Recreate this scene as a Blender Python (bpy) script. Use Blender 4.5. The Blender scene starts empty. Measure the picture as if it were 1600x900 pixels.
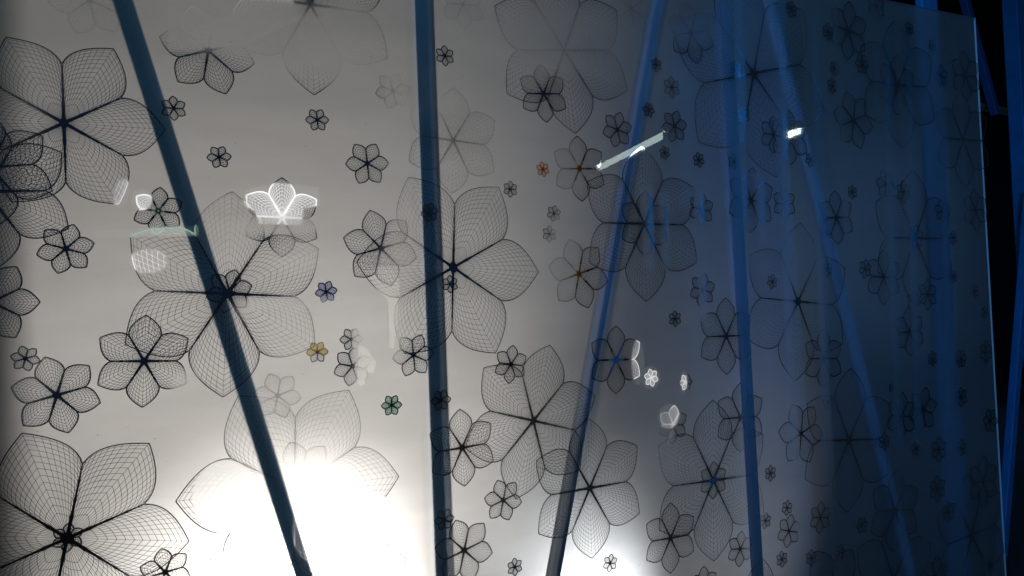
import bpy, math, random
from mathutils import Vector, Matrix
random.seed(4)
S = bpy.context.scene
C = S.collection
S.render.engine = 'CYCLES'

# ------------------------------------------------------------------ camera
ROLL = math.radians(-3.2)
CAM = Vector((0.0, -2.0, 1.5))
FPX = 1190.0                                   # focal length in pixels of a 1600 wide frame
cd = bpy.data.cameras.new('camera')
cam = bpy.data.objects.new('camera', cd)
C.objects.link(cam)
cd.sensor_width = 36.0
cd.lens = 36.0 * FPX / 1600.0
cd.clip_start = 0.02
cd.clip_end = 100.0
cam_rot = Matrix.Rotation(math.radians(90), 3, 'X') @ Matrix.Rotation(ROLL, 3, 'Z')
cam.matrix_world = Matrix.Translation(CAM) @ cam_rot.to_4x4()
S.camera = cam

# ------------------------------------------------------------------ world, exposure
W = bpy.data.worlds.new('World')
S.world = W
W.use_nodes = True
bg = W.node_tree.nodes['Background']
bg.inputs[0].default_value = (0.25, 0.5, 1.0, 1)
bg.inputs[1].default_value = 0.015
S.view_settings.view_transform = 'Standard'
S.view_settings.look = 'None'
S.view_settings.exposure = 0.0
S.view_settings.gamma = 1.0
S.cycles.use_denoising = True
S.cycles.max_bounces = 8
S.cycles.transmission_bounces = 8
S.cycles.transparent_max_bounces = 24
S.cycles.sample_clamp_indirect = 4.0
S.cycles.caustics_reflective = True
S.cycles.caustics_refractive = True

# ------------------------------------------------------------------ the panel's plane
TH = math.radians(28.5)
U = Vector((math.cos(TH), math.sin(TH), 0))     # along the sheet, to the right
N = Vector((-math.sin(TH), math.cos(TH), 0))    # away from the viewer
O = Vector((0, 0, 0))                           # foot of the plane
PANEL_M = Matrix(((U.x, N.x, 0, 0), (U.y, N.y, 0, 0), (0, 0, 1, 0), (0, 0, 0, 1)))

def ray(px, py):
    return cam_rot @ Vector(((px - 800) / FPX, (450 - py) / FPX, -1.0))

def at(px, py, d=0.0):
    """sheet coordinates (x along, y behind, z up) of a photo point at depth d behind the sheet"""
    r = ray(px, py)
    t = (d - (CAM - O).dot(N)) / r.dot(N)
    p = CAM + r * t
    return Vector((p.dot(U), d, p.z))

def mirrored(px, py, D):
    """where a thing stands in the room before the sheet when its reflection shows at this photo point"""
    p = at(px, py, D)
    return Vector((p.x, -D, p.z))

# ------------------------------------------------------------------ lamps
def area_lamp(name, loc, target, size, power, color, size_y=None, spread=180):
    l = bpy.data.lights.new(name, 'AREA')
    l.shape = 'RECTANGLE' if size_y else 'DISK'
    l.size = size
    if size_y: l.size_y = size_y
    l.energy = power
    l.color = color
    l.spread = math.radians(spread)
    o = bpy.data.objects.new(name, l)
    C.objects.link(o)
    p = PANEL_M @ Vector(loc)
    q = PANEL_M @ Vector(target)
    o.location = p
    o.rotation_euler = (q - p).to_track_quat('-Z', 'Y').to_euler()
    return o

HOT = at(502, 915, 0.60)
area_lamp('work_lamp_light', HOT, (HOT.x, 0, HOT.z + 0.2), 0.36, 3.5, (1.0, 0.94, 0.88))
def spot(name, loc, target, power, color, angle, radius=0.12):
    l = bpy.data.lights.new(name, 'SPOT')
    l.energy = power; l.color = color; l.spot_size = math.radians(angle); l.spot_blend = 1.0; l.shadow_soft_size = radius
    o = bpy.data.objects.new(name, l)
    C.objects.link(o)
    p = PANEL_M @ Vector(loc); q = PANEL_M @ Vector(target)
    o.location = p
    o.rotation_euler = (q - p).to_track_quat('-Z', 'Y').to_euler()
UPT = at(530, 600)
spot('upward_fill_light', (HOT.x + 0.03, 0.90, 0.03), (UPT.x - 0.18, 0, UPT.z + 0.20), 610.0, (1.0, 0.90, 0.855), 71)  # added spot, widens the glow up the sheet
LOW = at(1100, 905)
spot('low_fill_light', (LOW.x + 0.27, 0.8, 0.03), (LOW.x - 0.12, 0, LOW.z + 0.34), 46.0, (0.97, 0.96, 1.0), 74, 0.04)  # added spot, brightens the lower right of the sheet
area_lamp('blue_back_fill', (7.5, 3.2, 1.8), (1.7, 0, 1.5), 2.5, 3.0, (0.25, 0.5, 1.0))  # added blue lamp behind, tints the right of the sheet
area_lamp('front_fill_light', (-0.2, -1.1, 3.9), (0.1, 0.0, 1.9), 0.7, 12.0, (0.25, 0.7, 1.0))  # added lamp, lights the fronts of the bars
spot('side_fill_light', (-2.0, -3.2, 2.6), (2.0, 0, 1.5), 370.0, (0.06, 0.32, 0.95), 46, 0.25)  # added blue spot, lays haze over the right part of the sheet
area_lamp('board_fill_light', (-0.6, -1.9, 5.2), (0.2, -3.0, 3.2), 0.8, 13.0, (1.0, 0.96, 0.9), spread=60)  # added lamp for the mirrored grey boards
area_lamp('stripe_fill_light', (1.6, -0.5, 4.4), (3.6, -2.3, 1.4), 0.5, 26.0, (0.4, 0.65, 1.0), spread=80)  # added lamp that brightens the mirrored front posts

# ------------------------------------------------------------------ materials
def mat(name):
    m = bpy.data.materials.new(name)
    m.use_nodes = True
    nt = m.node_tree
    nt.nodes.clear()
    out = nt.nodes.new('ShaderNodeOutputMaterial')
    return m, nt, out

def principled(name, col, rough=0.5, metal=0.0, noise=None, spec=0.5, bump=0.0):
    m, nt, out = mat(name)
    b = nt.nodes.new('ShaderNodeBsdfPrincipled')
    b.inputs['Base Color'].default_value = (*col, 1)
    b.inputs['Roughness'].default_value = rough
    b.inputs['Metallic'].default_value = metal
    b.inputs['Specular IOR Level'].default_value = spec
    nt.links.new(b.outputs[0], out.inputs[0])
    if noise:
        tc = nt.nodes.new('ShaderNodeTexCoord')
        n = nt.nodes.new('ShaderNodeTexNoise')
        n.inputs['Scale'].default_value = noise[0]
        n.inputs['Detail'].default_value = 8
        n.inputs['Roughness'].default_value = 0.65
        r = nt.nodes.new('ShaderNodeValToRGB')
        r.color_ramp.elements[0].position = 0.35
        r.color_ramp.elements[1].position = 0.7
        r.color_ramp.elements[0].color = (*col, 1)
        r.color_ramp.elements[1].color = (*noise[1], 1)
        nt.links.new(tc.outputs['Object'], n.inputs['Vector'])
        nt.links.new(n.outputs['Fac'], r.inputs[0])
        nt.links.new(r.outputs[0], b.inputs['Base Color'])
        if bump:
            bm_ = nt.nodes.new('ShaderNodeBump')
            bm_.inputs['Strength'].default_value = bump
            bm_.inputs['Distance'].default_value = 0.002
            nt.links.new(n.outputs['Fac'], bm_.inputs['Height'])
            nt.links.new(bm_.outputs[0], b.inputs['Normal'])
    return m

def emitter(name, col, strength):
    m, nt, out = mat(name)
    e = nt.nodes.new('ShaderNodeEmission')
    e.inputs[0].default_value = (*col, 1)
    e.inputs[1].default_value = strength
    nt.links.new(e.outputs[0], out.inputs[0])
    return m

# clear polished front of the sheet
M_FRONT, nt, out = mat('polished_glass')
g = nt.nodes.new('ShaderNodeBsdfGlossy')
g.inputs['Roughness'].default_value = 0.0
t = nt.nodes.new('ShaderNodeBsdfTransparent')
t.inputs['Color'].default_value = (0.97, 1.0, 0.985, 1)
fr = nt.nodes.new('ShaderNodeFresnel')
geo = nt.nodes.new('ShaderNodeNewGeometry')
ior = nt.nodes.new('ShaderNodeMapRange')                 # same mirror share from either side of the thin face
ior.inputs['To Min'].default_value = 1.5
ior.inputs['To Max'].default_value = 1 / 1.5
nt.links.new(geo.outputs['Backfacing'], ior.inputs[0])
nt.links.new(ior.outputs[0], fr.inputs['IOR'])
x = nt.nodes.new('ShaderNodeMixShader')
nt.links.new(fr.outputs[0], x.inputs[0])
nt.links.new(t.outputs[0], x.inputs[1])
nt.links.new(g.outputs[0], x.inputs[2])
nt.links.new(x.outputs[0], out.inputs[0])

# acid etched back of the sheet
M_SATIN, nt, out = mat('satin_etched_glass')
rf = nt.nodes.new('ShaderNodeBsdfRefraction')
rf.inputs['Roughness'].default_value = 0.42
rf.inputs['IOR'].default_value = 1.15
rf.inputs['Color'].default_value = (0.95, 0.97, 0.96, 1)
tr = nt.nodes.new('ShaderNodeBsdfTranslucent')
tr.inputs['Color'].default_value = (0.85, 0.84, 0.82, 1)
mx = nt.nodes.new('ShaderNodeMixShader')
mx.inputs[0].default_value = 0.36
tc = nt.nodes.new('ShaderNodeTexCoord')
nz = nt.nodes.new('ShaderNodeTexNoise')
nz.inputs['Scale'].default_value = 900.0
nz.inputs['Detail'].default_value = 2
mr = nt.nodes.new('ShaderNodeMapRange')
mr.inputs['From Min'].default_value = 0.3
mr.inputs['From Max'].default_value = 0.7
mr.inputs['To Min'].default_value = 0.60
mr.inputs['To Max'].default_value = 0.70
nt.links.new(tc.outputs['Object'], nz.inputs['Vector'])
nt.links.new(nz.outputs['Fac'], mr.inputs[0])
nt.links.new(mr.outputs[0], rf.inputs['Roughness'])
rf2 = nt.nodes.new('ShaderNodeBsdfRefraction')
rf2.inputs['Roughness'].default_value = 0.8
rf2.inputs['IOR'].default_value = 1.42
rf2.inputs['Color'].default_value = (0.95, 0.97, 0.96, 1)
mr2 = nt.nodes.new('ShaderNodeMixShader')
mr2.inputs[0].default_value = 0.7
nt.links.new(rf.outputs[0], mr2.inputs[1])
nt.links.new(rf2.outputs[0], mr2.inputs[2])
df = nt.nodes.new('ShaderNodeBsdfDiffuse')
df.inputs['Color'].default_value = (0.8, 0.8, 0.8, 1)
mr3 = nt.nodes.new('ShaderNodeMixShader')
mr3.inputs[0].default_value = 0.45
nt.links.new(mr2.outputs[0], mx.inputs[1])
nt.links.new(tr.outputs[0], mr3.inputs[1])
nt.links.new(df.outputs[0], mr3.inputs[2])
nt.links.new(mr3.outputs[0], mx.inputs[2])
mp = nt.nodes.new('ShaderNodeMapping')               # faint wiping smears in the etch
mp.inputs['Rotation'].default_value = (0, 0.5, 0)
mp.inputs['Scale'].default_value = (1.0, 1.0, 3.2)
sm = nt.nodes.new('ShaderNodeTexNoise')
sm.inputs['Scale'].default_value = 2.2
sm.inputs['Detail'].default_value = 9
sm.inputs['Roughness'].default_value = 0.62
cr = nt.nodes.new('ShaderNodeValToRGB')
cr.color_ramp.elements[0].position = 0.3
cr.color_ramp.elements[0].color = (0.80, 0.81, 0.80, 1)
cr.color_ramp.elements[1].position = 0.68
cr.color_ramp.elements[1].color = (0.98, 0.98, 0.97, 1)
nt.links.new(tc.outputs['Object'], mp.inputs[0])
nt.links.new(mp.outputs[0], sm.inputs['Vector'])
nt.links.new(sm.outputs['Fac'], cr.inputs[0])
for n_ in (rf, rf2, tr): nt.links.new(cr.outputs[0], n_.inputs['Color'])
tp = nt.nodes.new('ShaderNodeBsdfTransparent')
mx2 = nt.nodes.new('ShaderNodeMixShader')
mx2.inputs[0].default_value = 0.2
nt.links.new(mx.outputs[0], mx2.inputs[1])
nt.links.new(tp.outputs[0], mx2.inputs[2])
nt.links.new(mx2.outputs[0], out.inputs[0])

M_EDGE, nt, out = mat('ground_glass_edge')
b = nt.nodes.new('ShaderNodeBsdfPrincipled')
b.inputs['Base Color'].default_value = (0.75, 0.8, 0.78, 1)
b.inputs['Roughness'].default_value = 0.35
nt.links.new(b.outputs[0], out.inputs[0])

def line_material(name, mirror, rough, alpha):
    """the polished lines of the pattern: they mirror the hall; the attribute 'wear' thins them for painted-in reflections and random rubbing"""
    m, nt, out = mat(name)
    gl = nt.nodes.new('ShaderNodeBsdfGlossy')
    gl.inputs['Color'].default_value = (*mirror, 1)
    gl.inputs['Roughness'].default_value = rough
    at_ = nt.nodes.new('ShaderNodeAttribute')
    at_.attribute_name = 'refl_and_wear'
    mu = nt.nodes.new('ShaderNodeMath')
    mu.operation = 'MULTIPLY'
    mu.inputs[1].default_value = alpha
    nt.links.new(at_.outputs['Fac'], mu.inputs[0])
    t = nt.nodes.new('ShaderNodeBsdfTransparent')
    x = nt.nodes.new('ShaderNodeMixShader')
    nt.links.new(mu.outputs[0], x.inputs[0])
    nt.links.new(t.outputs[0], x.inputs[1])
    nt.links.new(gl.outputs[0], x.inputs[2])
    nt.links.new(x.outputs[0], out.inputs[0])
    return m
M_LINE = line_material('mirror_line', (0.8, 0.82, 0.85), 0.03, 1)
M_LINE_SOFT = line_material('refl_faded_line', (0.8, 0.82, 0.85), 0.05, 0.5)  # half see-through: stands in for a grey reflection over the flower
M_LINE_PALE = line_material('pale_mirror_line', (0.9, 0.9, 0.9), 0.25, 0.16)
def film(name, col):
    m, nt, out = mat(name)
    t = nt.nodes.new('ShaderNodeBsdfTransparent')
    t.inputs['Color'].default_value = (*col, 1)
    nt.links.new(t.outputs[0], out.inputs[0])
    return m
def haze_film(name, col, amount):
    m, nt, out = mat(name)
    t = nt.nodes.new('ShaderNodeBsdfTransparent')
    d = nt.nodes.new('ShaderNodeBsdfTranslucent')
    d.inputs['Color'].default_value = (*col, 1)
    x = nt.nodes.new('ShaderNodeMixShader')
    x.inputs[0].default_value = amount
    nt.links.new(t.outputs[0], x.inputs[1]); nt.links.new(d.outputs[0], x.inputs[2])
    nt.links.new(x.outputs[0], out.inputs[0])
    return m
M_BLUEFILM = film('blue_film', (0.62, 0.7, 0.95))
M_TAPE = haze_film('clear_tape', (1, 1, 0.98), 0.2)
M_ORANGE = film('orange_film', (0.66, 0.40, 0.20))
M_YELLOW = film('yellow_film', (0.95, 0.78, 0.42))
M_GREEN = film('green_film', (0.55, 0.78, 0.68))
M_BLUE = principled('blue_steel_paint', (0.008, 0.12, 0.28), 0.6, noise=(9.0, (0.014, 0.17, 0.38)), bump=0.15)
M_PALE = principled('pale_blue_steel_paint', (0.10, 0.24, 0.45), 0.5, noise=(9.0, (0.12, 0.28, 0.5)))
M_NAVY = principled('navy_steel_paint', (0.012, 0.06, 0.17), 0.6)
M_DUST = principled('old_sticker_paper', (0.25, 0.18, 0.08), 0.8)
M_DARK = principled('dark_hall_wall', (0.012, 0.013, 0.016), 0.9)
M_FLOOR = principled('dark_concrete', (0.012, 0.012, 0.013), 0.8, noise=(3.0, (0.02, 0.019, 0.018)))
M_GREY = principled('fade_board_grey', (0.3, 0.3, 0.29), 0.6)
M_OLIVE = principled('olive_painted_steel', (0.16, 0.15, 0.10), 0.6)

# ------------------------------------------------------------------ mesh helpers
def link_mesh(name, verts, faces, material, parent=None, mats=None, fmi=None):
    me = bpy.data.meshes.new(name)
    me.from_pydata([tuple(v) for v in verts], [], faces)
    for m in (mats or [material]): me.materials.append(m)
    if fmi: me.polygons.foreach_set('material_index', fmi)
    me.update()
    o = bpy.data.objects.new(name, me)
    C.objects.link(o)
    if parent is not None: o.parent = parent
    return o

def empty(name, loc, rz, label, cat, group=None):
    o = bpy.data.objects.new(name, None)
    o.empty_display_size = 0.1
    C.objects.link(o)
    o.matrix_world = Matrix.Translation(loc) @ Matrix.Rotation(rz, 4, 'Z')
    o['label'] = label
    o['category'] = cat
    if group: o['group'] = group
    return o

def box_between(a, b, w, d, bev=0.004):
    """a steel bar from a to b (sheet coordinates), w wide along the sheet, d deep; chamfered edges; returns verts, faces"""
    a = Vector(a); b = Vector(b)
    ax = (b - a).normalized()
    depth = Vector((0, 1, 0))
    depth = (depth - ax * depth.dot(ax)).normalized()
    side = ax.cross(depth).normalized()
    ring = []
    for sx, sy in ((-1, -1), (1, -1), (1, 1), (-1, 1)):
        cx, cy = sx * w / 2, sy * d / 2
        if sx * sy > 0:
            ring += [(cx, cy - sy * bev), (cx - sx * bev, cy)] if False else []
        ring.append((cx, cy))
    # chamfered ring
    ring = []
    hw, hd = w / 2, d / 2
    for x, y in ((-hw + bev, -hd), (hw - bev, -hd), (hw, -hd + bev), (hw, hd - bev), (hw - bev, hd), (-hw + bev, hd), (-hw, hd - bev), (-hw, -hd + bev)):
        ring.append((x, y))
    v = [a + side * x + depth * y for x, y in ring] + [b + side * x + depth * y for x, y in ring]
    n = len(ring)
    f = [(i, (i + 1) % n, n + (i + 1) % n, n + i) for i in range(n)]
    f += [tuple(range(n - 1, -1, -1)), tuple(range(n, 2 * n))]
    return v, f

# ------------------------------------------------------------------ setting
def struct(name, verts, faces, material):
    o = link_mesh(name, verts, faces, material)
    o['kind'] = 'structure'
    return o
struct('floor', [(-12, -9, 0), (12, -9, 0), (12, 12, 0), (-12, 12, 0)], [(0, 1, 2, 3)], M_FLOOR)
struct('wall', [(-12, 9, 0), (12, 9, 0), (12, 9, 6), (-12, 9, 6), (-12, 9.2, 0), (12, 9.2, 0), (12, 9.2, 6), (-12, 9.2, 6)],
       [(0, 1, 2, 3), (5, 4, 7, 6), (0, 4, 5, 1), (3, 2, 6, 7), (1, 5, 6, 2), (0, 3, 7, 4)], M_DARK)

# ------------------------------------------------------------------ the glass sheet
X0, X1 = -1.36, at(1549, 500).x
Z0, Z1 = 0.12, at(1515, 27).z
T = 0.006
panel = empty('glass_sheet', (0, 0, 0), TH, 'large satin glass sheet with polished wireframe flowers, before blue steel posts', 'glass sheet')
h = T / 2
link_mesh('front_face', [(X0, -h, Z0), (X1, -h, Z0), (X1, -h, Z1), (X0, -h, Z1)], [(0, 1, 2, 3)], M_FRONT, panel)
link_mesh('etched_face', [(X0, h, Z0), (X1, h, Z0), (X1, h, Z1), (X0, h, Z1)], [(3, 2, 1, 0)], M_SATIN, panel)
e = 0.0022
link_mesh('ground_edge', [(X0, -h, Z0), (X1, -h, Z0), (X1, -h, Z1), (X0, -h, Z1), (X0, h, Z0), (X1, h, Z0), (X1, h, Z1), (X0, h, Z1),
                          (X1 - e, -h - .0003, Z0), (X1, -h - .0003, Z0), (X1, -h - .0003, Z1), (X1 - e, -h - .0003, Z1)],
          [(0, 4, 5, 1), (1, 5, 6, 2), (2, 6, 7, 3), (3, 7, 4, 0), (8, 9, 10, 11)], M_EDGE, panel)

# ------------------------------------------------------------------ flowers
def bez(p0, p1, p2, p3, n):
    r = []
    for i in range(n + 1):
        t = i / n; s = 1 - t
        r.append((s**3 * p0[0] + 3*s*s*t * p1[0] + 3*s*t*t * p2[0] + t**3 * p3[0],
                  s**3 * p0[1] + 3*s*s*t * p1[1] + 3*s*t*t * p2[1] + t**3 * p3[1]))
    return r

class Strokes:
    def __init__(self): self.v = []; self.f = []
    def line(self, pts, w0, w1=None, y=0.0):
        """flat stroke through pts [(x, z)] of width w0 to w1"""
        if w1 is None: w1 = w0
        n = len(pts); base = len(self.v)
        for i, (x, z) in enumerate(pts):
            ax, az = pts[max(i - 1, 0)]; bx, bz = pts[min(i + 1, n - 1)]
            dx, dz = bx - ax, bz - az
            l = math.hypot(dx, dz) or 1e-9
            nx, nz = -dz / l, dx / l
            w = (w0 + (w1 - w0) * i / (n - 1)) / 2
            self.v += [(x + nx * w, y, z + nz * w), (x - nx * w, y, z - nz * w)]
        for i in range(n - 1):
            k = base + 2 * i
            self.f.append((k, k + 1, k + 3, k + 2))
    def disc(self, r, n=12, y=0.0):
        base = len(self.v)
        for i in range(n):
            rr = r * (1.0 if i % 2 else 0.8)
            self.v.append((rr * math.cos(6.28318 * i / n), y, rr * math.sin(6.28318 * i / n)))
        self.f.append(tuple(range(base, base + n)))

def petal_strokes(st, R, ang, wo, wg, nray, ncon, nseg, wob):
    ca, sa = math.cos(ang), math.sin(ang)
    def rot(p): return (p[0] * ca - p[1] * sa, p[0] * sa + p[1] * ca)
    for s in (1, -1):
        arc = bez((1, 0), (0.90, 0.155), (0.76, 0.34), (0.565, 0.322), nseg)     # tip to notch
        arc = [(x * R, z * R * s) for x, z in arc]
        if wo: st.line([rot(p) for p in arc], wo, y=-0.0002)
        for k in range(ncon):                                                   # nested chevrons
            t = (k + 1) / (ncon + 1)
            q = 0.16 + 0.84 * (1 - (1 - t) ** 1.35)
            st.line([rot((x * q, z * q)) for x, z in arc], wg, y=0.0)
        for k in range(nray):                                                   # rays from the heart
            t = (k + (0.0 if s > 0 else 1)) / nray
            if s < 0 and k == nray - 1: continue
            t = t if t == 0 else t ** 0.85
            i = t * nseg; i0 = min(int(i), nseg - 1); fr = i - i0
            px = arc[i0][0] * (1 - fr) + arc[i0 + 1][0] * fr
            pz = arc[i0][1] * (1 - fr) + arc[i0 + 1][1] * fr
            bow = 0.045 * t * s * R
            pts = []
            for j in range(6):
                u = 0.06 + 0.94 * j / 5
                b_ = bow * math.sin(math.pi * u)
                pts.append(rot((px * u, pz * u + b_)))
            st.line(pts, wg * 0.9, y=0.0001)

# lines faded in place of glow and reflections hiding them: photo point, half sizes, what is left
REFL_FADE = [(325,48,85,34,.25), (455,60,95,52,.15), (545,70,60,70,.15), (645,150,50,50,.25), (716,215,75,95,.75), (900,62,95,50,.25), (832,70,60,60,.5), (1072,35,50,34,.2),
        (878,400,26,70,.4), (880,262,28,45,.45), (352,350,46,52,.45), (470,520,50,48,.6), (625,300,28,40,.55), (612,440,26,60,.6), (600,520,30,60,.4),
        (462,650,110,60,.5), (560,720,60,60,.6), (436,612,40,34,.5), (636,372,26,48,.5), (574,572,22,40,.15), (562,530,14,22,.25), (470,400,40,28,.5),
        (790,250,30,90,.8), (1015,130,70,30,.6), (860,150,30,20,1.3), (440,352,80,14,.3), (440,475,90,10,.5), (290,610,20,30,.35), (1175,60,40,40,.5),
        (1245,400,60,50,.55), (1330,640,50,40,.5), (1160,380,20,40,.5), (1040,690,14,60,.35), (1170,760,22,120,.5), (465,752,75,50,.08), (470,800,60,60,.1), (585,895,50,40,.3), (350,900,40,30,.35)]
REFL_FADE = [(at(a, b), abs(at(a + c, b).x - at(a, b).x), abs(at(a, b - d).z - at(a, b).z), k) for a, b, c, d, k in REFL_FADE]
REFL_STRIPES = [(1012,6,290,420), (1039,4,300,420), (1095,6,270,500), (1158,9,-60,960), (1189,4,270,380), (1228,7,-60,960), (1282,10,-60,960), (1326,6,-60,500), (1390,12,-60,960), (1424,8,-60,960), (1480,10,-60,960), (1516,6,-60,960)]  # line gaps painted in place of mirrored posts crossing them
REFL_STRIPES = [(at(a, 450).x, b * 2.8 / FPX, at(a, d).z, at(a, c).z) for a, b, c, d in REFL_STRIPES]
from mathutils import noise as mnoise
def refl_and_wear(x, z):
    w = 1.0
    for p, rx, rz, k in REFL_FADE:
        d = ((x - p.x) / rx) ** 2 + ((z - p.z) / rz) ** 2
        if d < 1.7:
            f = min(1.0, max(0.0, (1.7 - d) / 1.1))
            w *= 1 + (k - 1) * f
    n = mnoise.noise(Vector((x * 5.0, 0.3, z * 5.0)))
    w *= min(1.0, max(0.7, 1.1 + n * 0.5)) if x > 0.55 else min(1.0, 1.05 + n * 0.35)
    for sx, hw, z0, z1 in REFL_STRIPES:
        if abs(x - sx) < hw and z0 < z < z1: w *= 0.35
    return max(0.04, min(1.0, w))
def set_refl_and_wear(o, cx=0.0, cz=0.0):
    a = o.data.attributes.new('refl_and_wear', 'FLOAT', 'POINT')
    a.data.foreach_set('value', [refl_and_wear(v.co.x + cx, v.co.z + cz) for v in o.data.vertices])

NF = 0
def flower(cx, cy, tx, ty, style='n', mat_=None):
    c = at(cx, cy); t = at(tx, ty)
    R = math.hypot(t.x - c.x, t.z - c.z)
    a0 = math.atan2(t.z - c.z, t.x - c.x)
    return c, R, a0, style, mat_

F = []
def add(cx, cy, tx, ty, style='n', m=None): F.append((flower(cx, cy, tx, ty), style, m))
def addr(cx, cy, r, style='n', m=None, ang=None):
    """small bloom given by its centre and radius in photo pixels"""
    if ang is None: ang = random.choice((90, 90, 75, 100, 60, 110, 85))
    c = at(cx, cy)
    sc = (at(cx, cy - 10).z - c.z) / 10
    F.append(((c, r * sc, math.radians(ang), 'n', None), style, m))

# large blooms
for q in [(100,193,258,203), (105,840,295,845), (355,459,362,300), (707,418,840,425), (832,657,858,539), (920,762,994,696),
          (1113,750,1114,876), (460,762,622,744), (1005,350,1009,471), (1245,471,1241,595), (1325,687,1322,800), (1176,115,1211,277),
          (880,79,898,209), (484,8,490,149), (-22,300,107,357), (1428,372,1432,478), (1403,132,1397,32),
          (1503,218,1507,293), (1517,835,1510,740), (1395,905,1400,800), (1180,965,1190,872), (1297,935,1330,858)]:
    add(*q)
add(707,220,709,138,'soft')
# middle sized blooms
for q in [(-13,472,63,472), (-15,262,66,213), (325,80,397,100), (103,389,147,380), (225,564,222,636), (89,617,157,629), (440,340,440,402), 
          (573,256,606,255), (594,388,577,329), (645,555,632,587), (797,569,821,557), (721,699,725,759), (785,781,776,750), (724,859,768,863), (1046,840,1046,895), (1155,652,1155,598),
          (1050,663,1052,633), (1133,525,1134,585), (848,147,843,102), (1078,52,1088,100), (963,203,968,176), (1052,198,1057,174),
          (1094,327,1092,353), (1006,350,1006,401), (1172,313,1170,364), (1096,453,1092,479), (613,143,586,147), (258,893,252,856),
          (350,905,328,873), (433,618,420,584), (550,572,521,583), (358,455,393,446), (470,742,507,697), (580,895,634,872),
          (1224,318,1225,344), (1305,340,1302,298), (1379,433,1379,390), (1285,560,1285,514), (1419,518,1417,480),
          (1522,328,1520,295), (1332,188,1344,232), (1400,133,1400,180), (1324,48,1322,93), (1507,118,1504,79),
          (1232,215,1230,172), (1207,211,1207,240), (1250,677,1236,632), (1407,650,1409,613), (1440,640,1446,605), (1535,752,1535,711),
          (1397,797,1400,733), (1460,900,1464,868), (1231,829,1235,803), (1280,808,1278,833), (1155,857,1157,829), (1098,914,1098,884)]:
    add(*q)
for q in [(485,-5,538,36), (985,14,973,48), (928,83,934,58), (722,8,726,47), (140,2,183,50)]:
    add(*q, 'pale')
# little blooms
add(271,170,270,151); add(495,188,513,188); add(342,246,361,245); add(40,560,63,564); add(106,839,108,816)
for q, st_ in (((904,264,900,213), 'orange'), ((903,428,918,481), 'orange'), ((247,330,213,307), 'green'), ((961,562,961,509), 'bluish'), ((1113,750,1114,721), 'bluish')): add(*q, st_)
add(509,456,526,453,'n','b'); add(548,530,530,531); add(495,550,512,549,'n','y'); add(611,633,627,632,'n','g')
for q in [(803,885,14), (952,879,14), (1048,137,17), (1012,172,12), (1037,239,11), (1090,250,12), (1145,253,12), (1024,102,11), (1147,108,13),
          (1053,498,13), (1016,590,14), (1070,597,13), (864,334,13), (857,366,13), (796,296,13), (694,88,16), (702,444,14), (688,625,17),
          (693,811,17), (670,332,15), (1428,370,20), (1397,576,11), (1393,605,9), (1448,460,24), (1487,372,11), (1488,432,10), (1537,488,10),
          (1520,455,12), (1539,549,18), (1382,288,23), (1368,10,20), (1235,15,13), (1292,50,13), (1303,107,12), (1299,134,12), (1419,45,11),
          (1468,118,18), (1455,72,10), (1292,628,13), (1465,702,20), (1546,657,20), (1463,763,21), (1202,739,13), (1228,793,12), (1220,873,13),
          (1266,871,13), (1310,862,13), (1194,813,13), (1545,884,10)]:
    addr(*q)
addr(847, 265, 12, 'n', 'o')
for q in [(1345,100,16),(1425,470,15),(1500,620,16),(1410,300,18),(1470,330,18),(1350,420,15),(1455,560,12),(1380,690,14),(1480,800,17),(1500,560,15),
          (1290,420,13),(1265,250,12),(1160,180,14),(1205,440,12),(1345,820,13),(1430,700,12),(1500,700,14),(1330,300,11)]: addr(*q)

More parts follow.
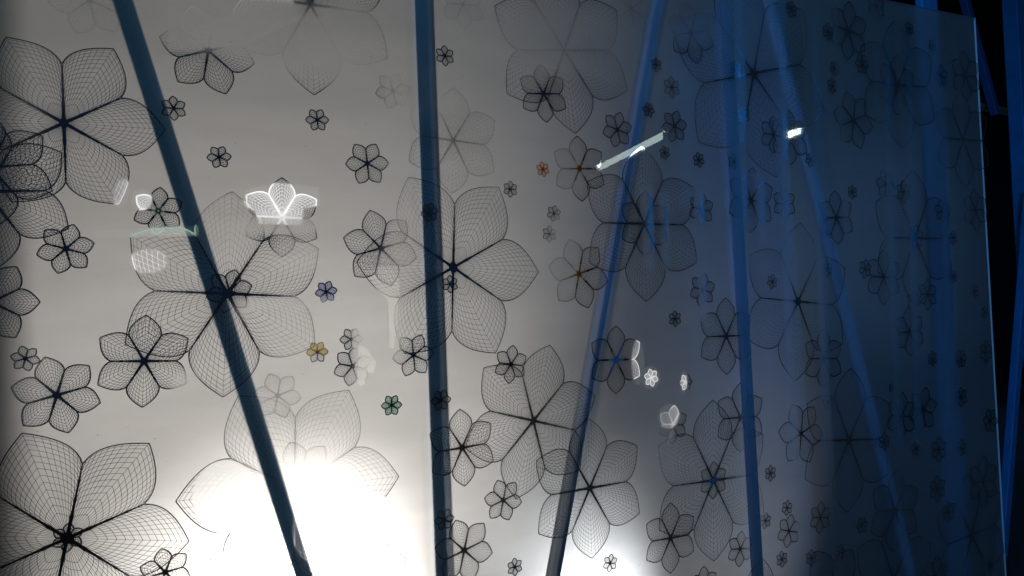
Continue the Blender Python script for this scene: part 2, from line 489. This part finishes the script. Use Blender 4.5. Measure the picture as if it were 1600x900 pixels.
F.sort(key=lambda f: -f[0][1] - (9 if f[2] else 0))
PX = 2.0 / FPX
rest = Strokes()
for i, ((c, R, a0, _, _), style, m) in enumerate(F):
    rp = R / PX
    big = rp > 85; mid = rp > 24
    if big:   wo, wg, nr, nc, ns, ws = 0.0023, 0.00075, 10, 13, 12, 0.0075
    elif mid: wo, wg, nr, nc, ns, ws = 0.0025, 0.0008, 7, 9, 9, 0.0065
    else:     wo, wg, nr, nc, ns, ws = 0.0023, 0.00075, 4, 4, 6, 0.0042
    if mid and not big and rp < 45: nr, nc, ws = 5, 6, 0.0050
    if c.x > 0.95: wg *= 0.62; wo *= 1.1
    mt = {None: M_LINE, 'y': M_LINE, 'o': M_ORANGE, 'g': M_LINE, 'b': M_LINE}[m]
    if style == 'soft': mt = M_LINE_SOFT
    if style == 'pale': mt = M_LINE_PALE
    st = Strokes() if i < 100 else rest
    start = len(st.v)
    heart = None
    if style in ('orange', 'green', 'bluish') and i < 100:
        heart = Strokes()
        heart.disc(ws * 1.3, y=-0.0007)
        for k in range(6):
            a = a0 + math.radians(30 + 60 * k)
            ln = (0.12, 0.3, 0.45)[k % 3] * R
            heart.line([(0, 0), (ln * math.cos(a), ln * math.sin(a))], ws, ws * .5, y=-0.0006)
    for k in range(6):                       # dark seams between the petals
        a = a0 + math.radians(30 + 60 * k)
        st.line([(R * 0.65 * u * math.cos(a), R * 0.65 * u * math.sin(a)) for u in ((0, .3, .6, 1) if not heart else (.42, .6, .8, 1))], ws, wo * 1.1, y=-0.0004)
    if not heart: st.disc(max(ws * (1.25 if mid else 1.1), R * 0.062 if mid else 0), 16, y=-0.0005)
    split = rp > 60 and i < 100
    pet = []
    for k in range(6):
        p = Strokes() if split else st
        petal_strokes(p, R, a0 + math.radians(60 * k), wo, wg, nr, nc, ns, 0)
        pet.append(p)
    yy = -h - 0.0012 - 0.00001 * (i % 60)
    if st is rest:
        for q in range(start, len(st.v)):
            v = st.v[q]; st.v[q] = (v[0] + c.x, v[1] + yy, v[2] + c.z)
        continue
    o = link_mesh('flower', st.v, st.f, mt, panel)
    o.location = (c.x, yy, c.z)
    set_refl_and_wear(o, c.x, c.z)
    if m in ('y', 'g', 'b'):
        fv, ff = [(0, 0, 0)], []
        for k in range(6):
            a = a0 + math.radians(60 * k)
            if m == 'y' and math.sin(a) < -0.5: continue
            for sg in (1, -1):
                arc = bez((1, 0), (0.90, 0.155), (0.76, 0.34), (0.565, 0.322), 8)
                n0 = len(fv)
                fv += [(R * (x * math.cos(a) - sg * z * math.sin(a)), 0.0002, R * (x * math.sin(a) + sg * z * math.cos(a))) for x, z in arc]
                ff += [(0, n0 + t, n0 + t + 1) for t in range(8)]
        link_mesh('colour_film', fv, ff, {'y': M_YELLOW, 'g': M_GREEN, 'b': M_BLUEFILM}[m], o)
    if heart: link_mesh('flower_heart', heart.v, heart.f, {'orange': M_ORANGE, 'green': M_GREEN, 'bluish': M_BLUE}[style], o)
    if split:
        for p in pet: set_refl_and_wear(link_mesh('petal', p.v, p.f, mt, o), c.x, c.z)
if rest.v:
    o = link_mesh('small_flowers', rest.v, rest.f, M_LINE, panel)
    o['kind'] = 'stuff'
    set_refl_and_wear(o)

def patch(name, pts, material, y):
    p = [at(a, b) for a, b in pts]
    link_mesh(name, [(q.x, y, q.z) for q in p], [tuple(range(len(p)))], material, panel)
patch('clear_tape', [(563, 421), (622, 415), (623, 470), (614, 545), (608, 545), (606, 470), (585, 450)], M_TAPE, -h - 0.0004)
patch('clear_tape', [(559, 541), (572, 543), (580, 556), (588, 566), (582, 582), (572, 584), (568, 602), (559, 603)], M_TAPE, -h - 0.0004)
patch('clear_tape', [(1046, 636), (1053, 634), (1051, 680), (1042, 700)], M_TAPE, -h - 0.0004)
dust = []
df_ = []
for i in range(700):                       # dust and dried drops on the front
    x = random.uniform(-1.3, 2.1); z = random.uniform(0.4, 2.5); r = random.choice((.0006, .0007, .0009, .0014))
    b0 = len(dust); k0 = random.uniform(0, 6)
    for k in range(5): dust.append((x + r * math.cos(k0 + k * 1.2566) * random.uniform(.6, 1.2), -h - 0.0006, z + r * math.sin(k0 + k * 1.2566) * random.uniform(.6, 1.2)))
    df_.append(tuple(range(b0, b0 + 5)))
M_SPECK = principled('dust', (0.25, 0.25, 0.24), 0.9)
link_mesh('dust', dust, df_, M_SPECK, panel)['kind'] = 'stuff'

# ------------------------------------------------------------------ steel posts behind the sheet
def bar(parent, name, p0, p1, wpx, gap, depth=0.05, ext=0.25, material=None, label=None):
    """bar whose front face stands `gap` behind the sheet and passes the two photo points"""
    d = gap + depth / 2
    a = at(p0[0], p0[1], d); b = at(p1[0], p1[1], d)
    ax = (b - a)
    a2 = a - ax * ext; b2 = b + ax * ext
    for q in (0, 1):                         # cut at the floor
        if b2.z < 0.02: b2 = a2 + (b2 - a2) * ((a2.z - 0.02) / (a2.z - b2.z))
    mid = (a + b) / 2
    dist = (PANEL_M @ mid - CAM).dot(Vector((0, 1, 0)))
    w = wpx * dist / FPX
    v, f = box_between(a2, b2, w, depth)
    o = link_mesh(name, v, f, material or M_BLUE, parent)
    if label: o['label'] = label
    return o
rack = empty('steel_rack', (0, 0, 0), TH, 'blue painted steel rack with upright posts and slanting braces seen through the satin glass', 'rack')
bar(rack, 'brace', (190, 0), (475, 900), 27, 0.012, 0.015, label='dark navy slanting brace close behind the glass, leftmost')
bar(rack, 'post', (658, 0), (691, 900), 31, 0.012, 0.012, label='upright blue post close behind the middle of the glass')
bar(rack, 'brace', (1028, 0), (868, 900), 20, 0.012, 0.015, label='blurred brace leaning the other way')
bar(rack, 'post', (1127, 0), (1178, 900), 25, 0.010, 0.02, label='upright blue post right of the blurred brace')
bar(rack, 'brace', (1200, 0), (1425, 900), 17, 0.008, 0.02, material=M_PALE, label='pale blue slanting brace running down to the lower right')
bar(rack, 'post', (1447, 0), (1500, 900), 40, 0.012, 0.03, label='wide upright post near the right edge of the glass')
q0 = at(1215, -40, 0.08); q1 = at(1280, 940, 0.08)
v, f = box_between((q0.x, .36, q0.z), (q1.x, .36, max(q1.z, .05)), 0.01, 0.56)
link_mesh('light_block', v, f, M_BLUE, rack)  # added fin, keeps lamp light off the right of the sheet
bar(rack, 'shade_board', (44, -60), (70, 960), 190, 0.18, 0.02, material=M_DARK)  # added board, shades the left edge of the sheet
def sticker(px, py, gap, s):
    p = at(px, py, gap)
    v = [(p.x - s, p.y, p.z), (p.x, p.y, p.z - s), (p.x + s, p.y, p.z), (p.x, p.y, p.z + s)]
    v += [(x, y - 0.0008, z) for x, y, z in v]
    link_mesh('paper_dot', v, [(0, 1, 2, 3), (4, 5, 6, 7), (0, 4, 5, 1), (1, 5, 6, 2), (2, 6, 7, 3), (3, 7, 4, 0)], M_DUST, rack)
for px, py in ((663, 100), (673, 322), (687, 635)): sticker(px, py, 0.0105, 0.008)

back = empty('background_rack', (0, 0, 0), TH, 'bright blue steel rack standing in the dark beyond the right edge of the glass', 'rack')
bar(back, 'post', (1583, 0), (1608, 450), 24, 0.55, 0.08)
bar(back, 'brace', (1601, 400), (1566, 850), 14, 0.45, 0.04)
bar(back, 'brace', (1507, 0), (1553, 170), 12, 0.7, 0.04, ext=0.05, material=M_NAVY)
bar(back, 'crossbar', (1490, 158), (1590, 178), 8, 0.8, 0.05, ext=0.3, material=M_OLIVE)

# ------------------------------------------------------------------ the hall in front, seen only mirrored in sheet and lines
def mirrored_slab(name, corners, D, thick, material, label, cat, group=None):
    p = [mirrored(x, y, D) for x, y in corners]
    c = sum(p, Vector()) / len(p)
    t = empty(name, PANEL_M @ c, TH, label, cat, group)
    n = len(p)
    v = [q - c for q in p] + [q - c - Vector((0, thick, 0)) for q in p]
    f = [tuple(range(n)), tuple(range(2 * n - 1, n - 1, -1))] + [(i, n + i, n + (i + 1) % n, (i + 1) % n) for i in range(n)]
    return t, v, f, n
def lamp(name, corners, D, col, strength, label, cat='lamp', group=None):
    t, v, f, n = mirrored_slab(name, corners, D, 0.03, None, label, cat, group)
    link_mesh('diffuser', v[:n], [tuple(range(n))], emitter('lamp_glow', col, strength), t)
    hv = [(x * 1.03, y - 0.004, z * 1.03) for x, y, z in v[:n]] + [(x * 1.03, y - 0.05, z * 1.03) for x, y, z in v[:n]]
    link_mesh('housing', hv, f, M_DARK, t)
lamp('fluorescent_lamp', [(932, 259), (1035, 206), (1035, 218), (938, 266)], 2.6, (0.8, 1.0, 0.92), 9.0, 'long white fluorescent lamp mirrored as a bright slanting streak right of the centre')
lamp('fluorescent_lamp', [(1226, 207), (1250, 201), (1250, 209), (1228, 216)], 2.6, (0.8, 1.0, 0.92), 8.0, 'fluorescent lamp mirrored as a short bright streak near the upper right')
lamp('fluorescent_lamp', [(148, 361), (310, 352), (310, 368), (148, 372)], 2.6, (0.75, 1.0, 0.85), 0.6, 'faint greenish fluorescent lamp mirrored across the left brace')
def oval(cx, cy, rx, ry, tilt=0.0):
    k = math.radians(tilt)
    return [(cx + rx * math.cos(q) * math.cos(k) - ry * math.sin(q) * math.sin(k), cy + rx * math.cos(q) * math.sin(k) + ry * math.sin(q) * math.cos(k))
            for q in (6.28318 * i / 24 for i in range(24))]
for cs, s, where in (([(383, 296), (432, 286), (498, 292), (499, 322), (474, 326), (470, 352), (404, 350), (398, 330), (380, 322)], 1.35, 'the white topped flower between the two dark bars'), (oval(232, 408, 30, 19), 1.2, 'the outer petal left of the slanting brace'),
                     (oval(221, 312, 16, 17), 1.2, 'the small green hearted flower'), (oval(352, 776, 52, 58, 10), 1.05, 'the left petal of the big flower dissolving into the glow'), (oval(545, 830, 90, 70), 1.3, 'the lower petals of the big flower dissolving into the glow'),
                     (oval(996, 566, 10, 36), 0.9, 'the right petals of the flower beside the blurred brace'), (oval(1016, 590, 15, 18), 0.9, 'the little white flower right of centre'),
                     (oval(1067, 597, 5, 18), 0.9, 'the half white little flower right of centre'), (oval(1044, 650, 16, 20, 20), 0.8, 'the white flower above the large one right of centre'),
                     (oval(190, 303, 12, 24, 12), 0.8, 'the lower petal of the large flower at the upper left')):
    lamp('hall_lamp', cs, 2.7, (1, 0.98, 0.95), s, 'white lamp mirrored in ' + where, 'lamp', 'hall lamps mirrored in the flower lines')
def board(cs, D, material, label, name='fade_board', cat='board'):  # unseen boards, added so their reflection fades the flower lines
    t, v, f, n = mirrored_slab(name, cs, D, 0.02, None, label, cat)
    link_mesh('sheet', v, f, material, t)
board([(262, -60), (420, -80), (470, 30), (380, 72), (262, 80)], 2.9, M_GREY, 'added grey board, its reflection fading the flower lines along the top')
board([(602, 105), (735, 105), (735, 178), (602, 178)], 2.85, M_GREY, 'small added grey board, its reflection fading the flower beside the middle post')
front = empty('front_rack', (0, 0, 0), TH, 'blue rack mirrored as blue stripes across the flowers on the right', 'rack')
for x0, x1, y0, y1, w in ((1011, 1016, 290, 420, 10), (1038, 1041, 300, 420, 6), (1092, 1099, 280, 500, 9), (1152, 1170, -60, 960, 16), (1186, 1192, 270, 380, 10), (1219, 1240, -60, 960, 10),
                          (1272, 1296, -60, 960, 15), (1382, 1410, -60, 960, 14), (1416, 1440, -60, 960, 10), (1470, 1490, -60, 960, 12)):
    a = mirrored(x0, y0, 2.3); b = mirrored(x1, y1, 2.3)
    v, f = box_between(a, b, w * 4.6 / FPX, 0.05)
    link_mesh('post', v, f, M_BLUE, front)
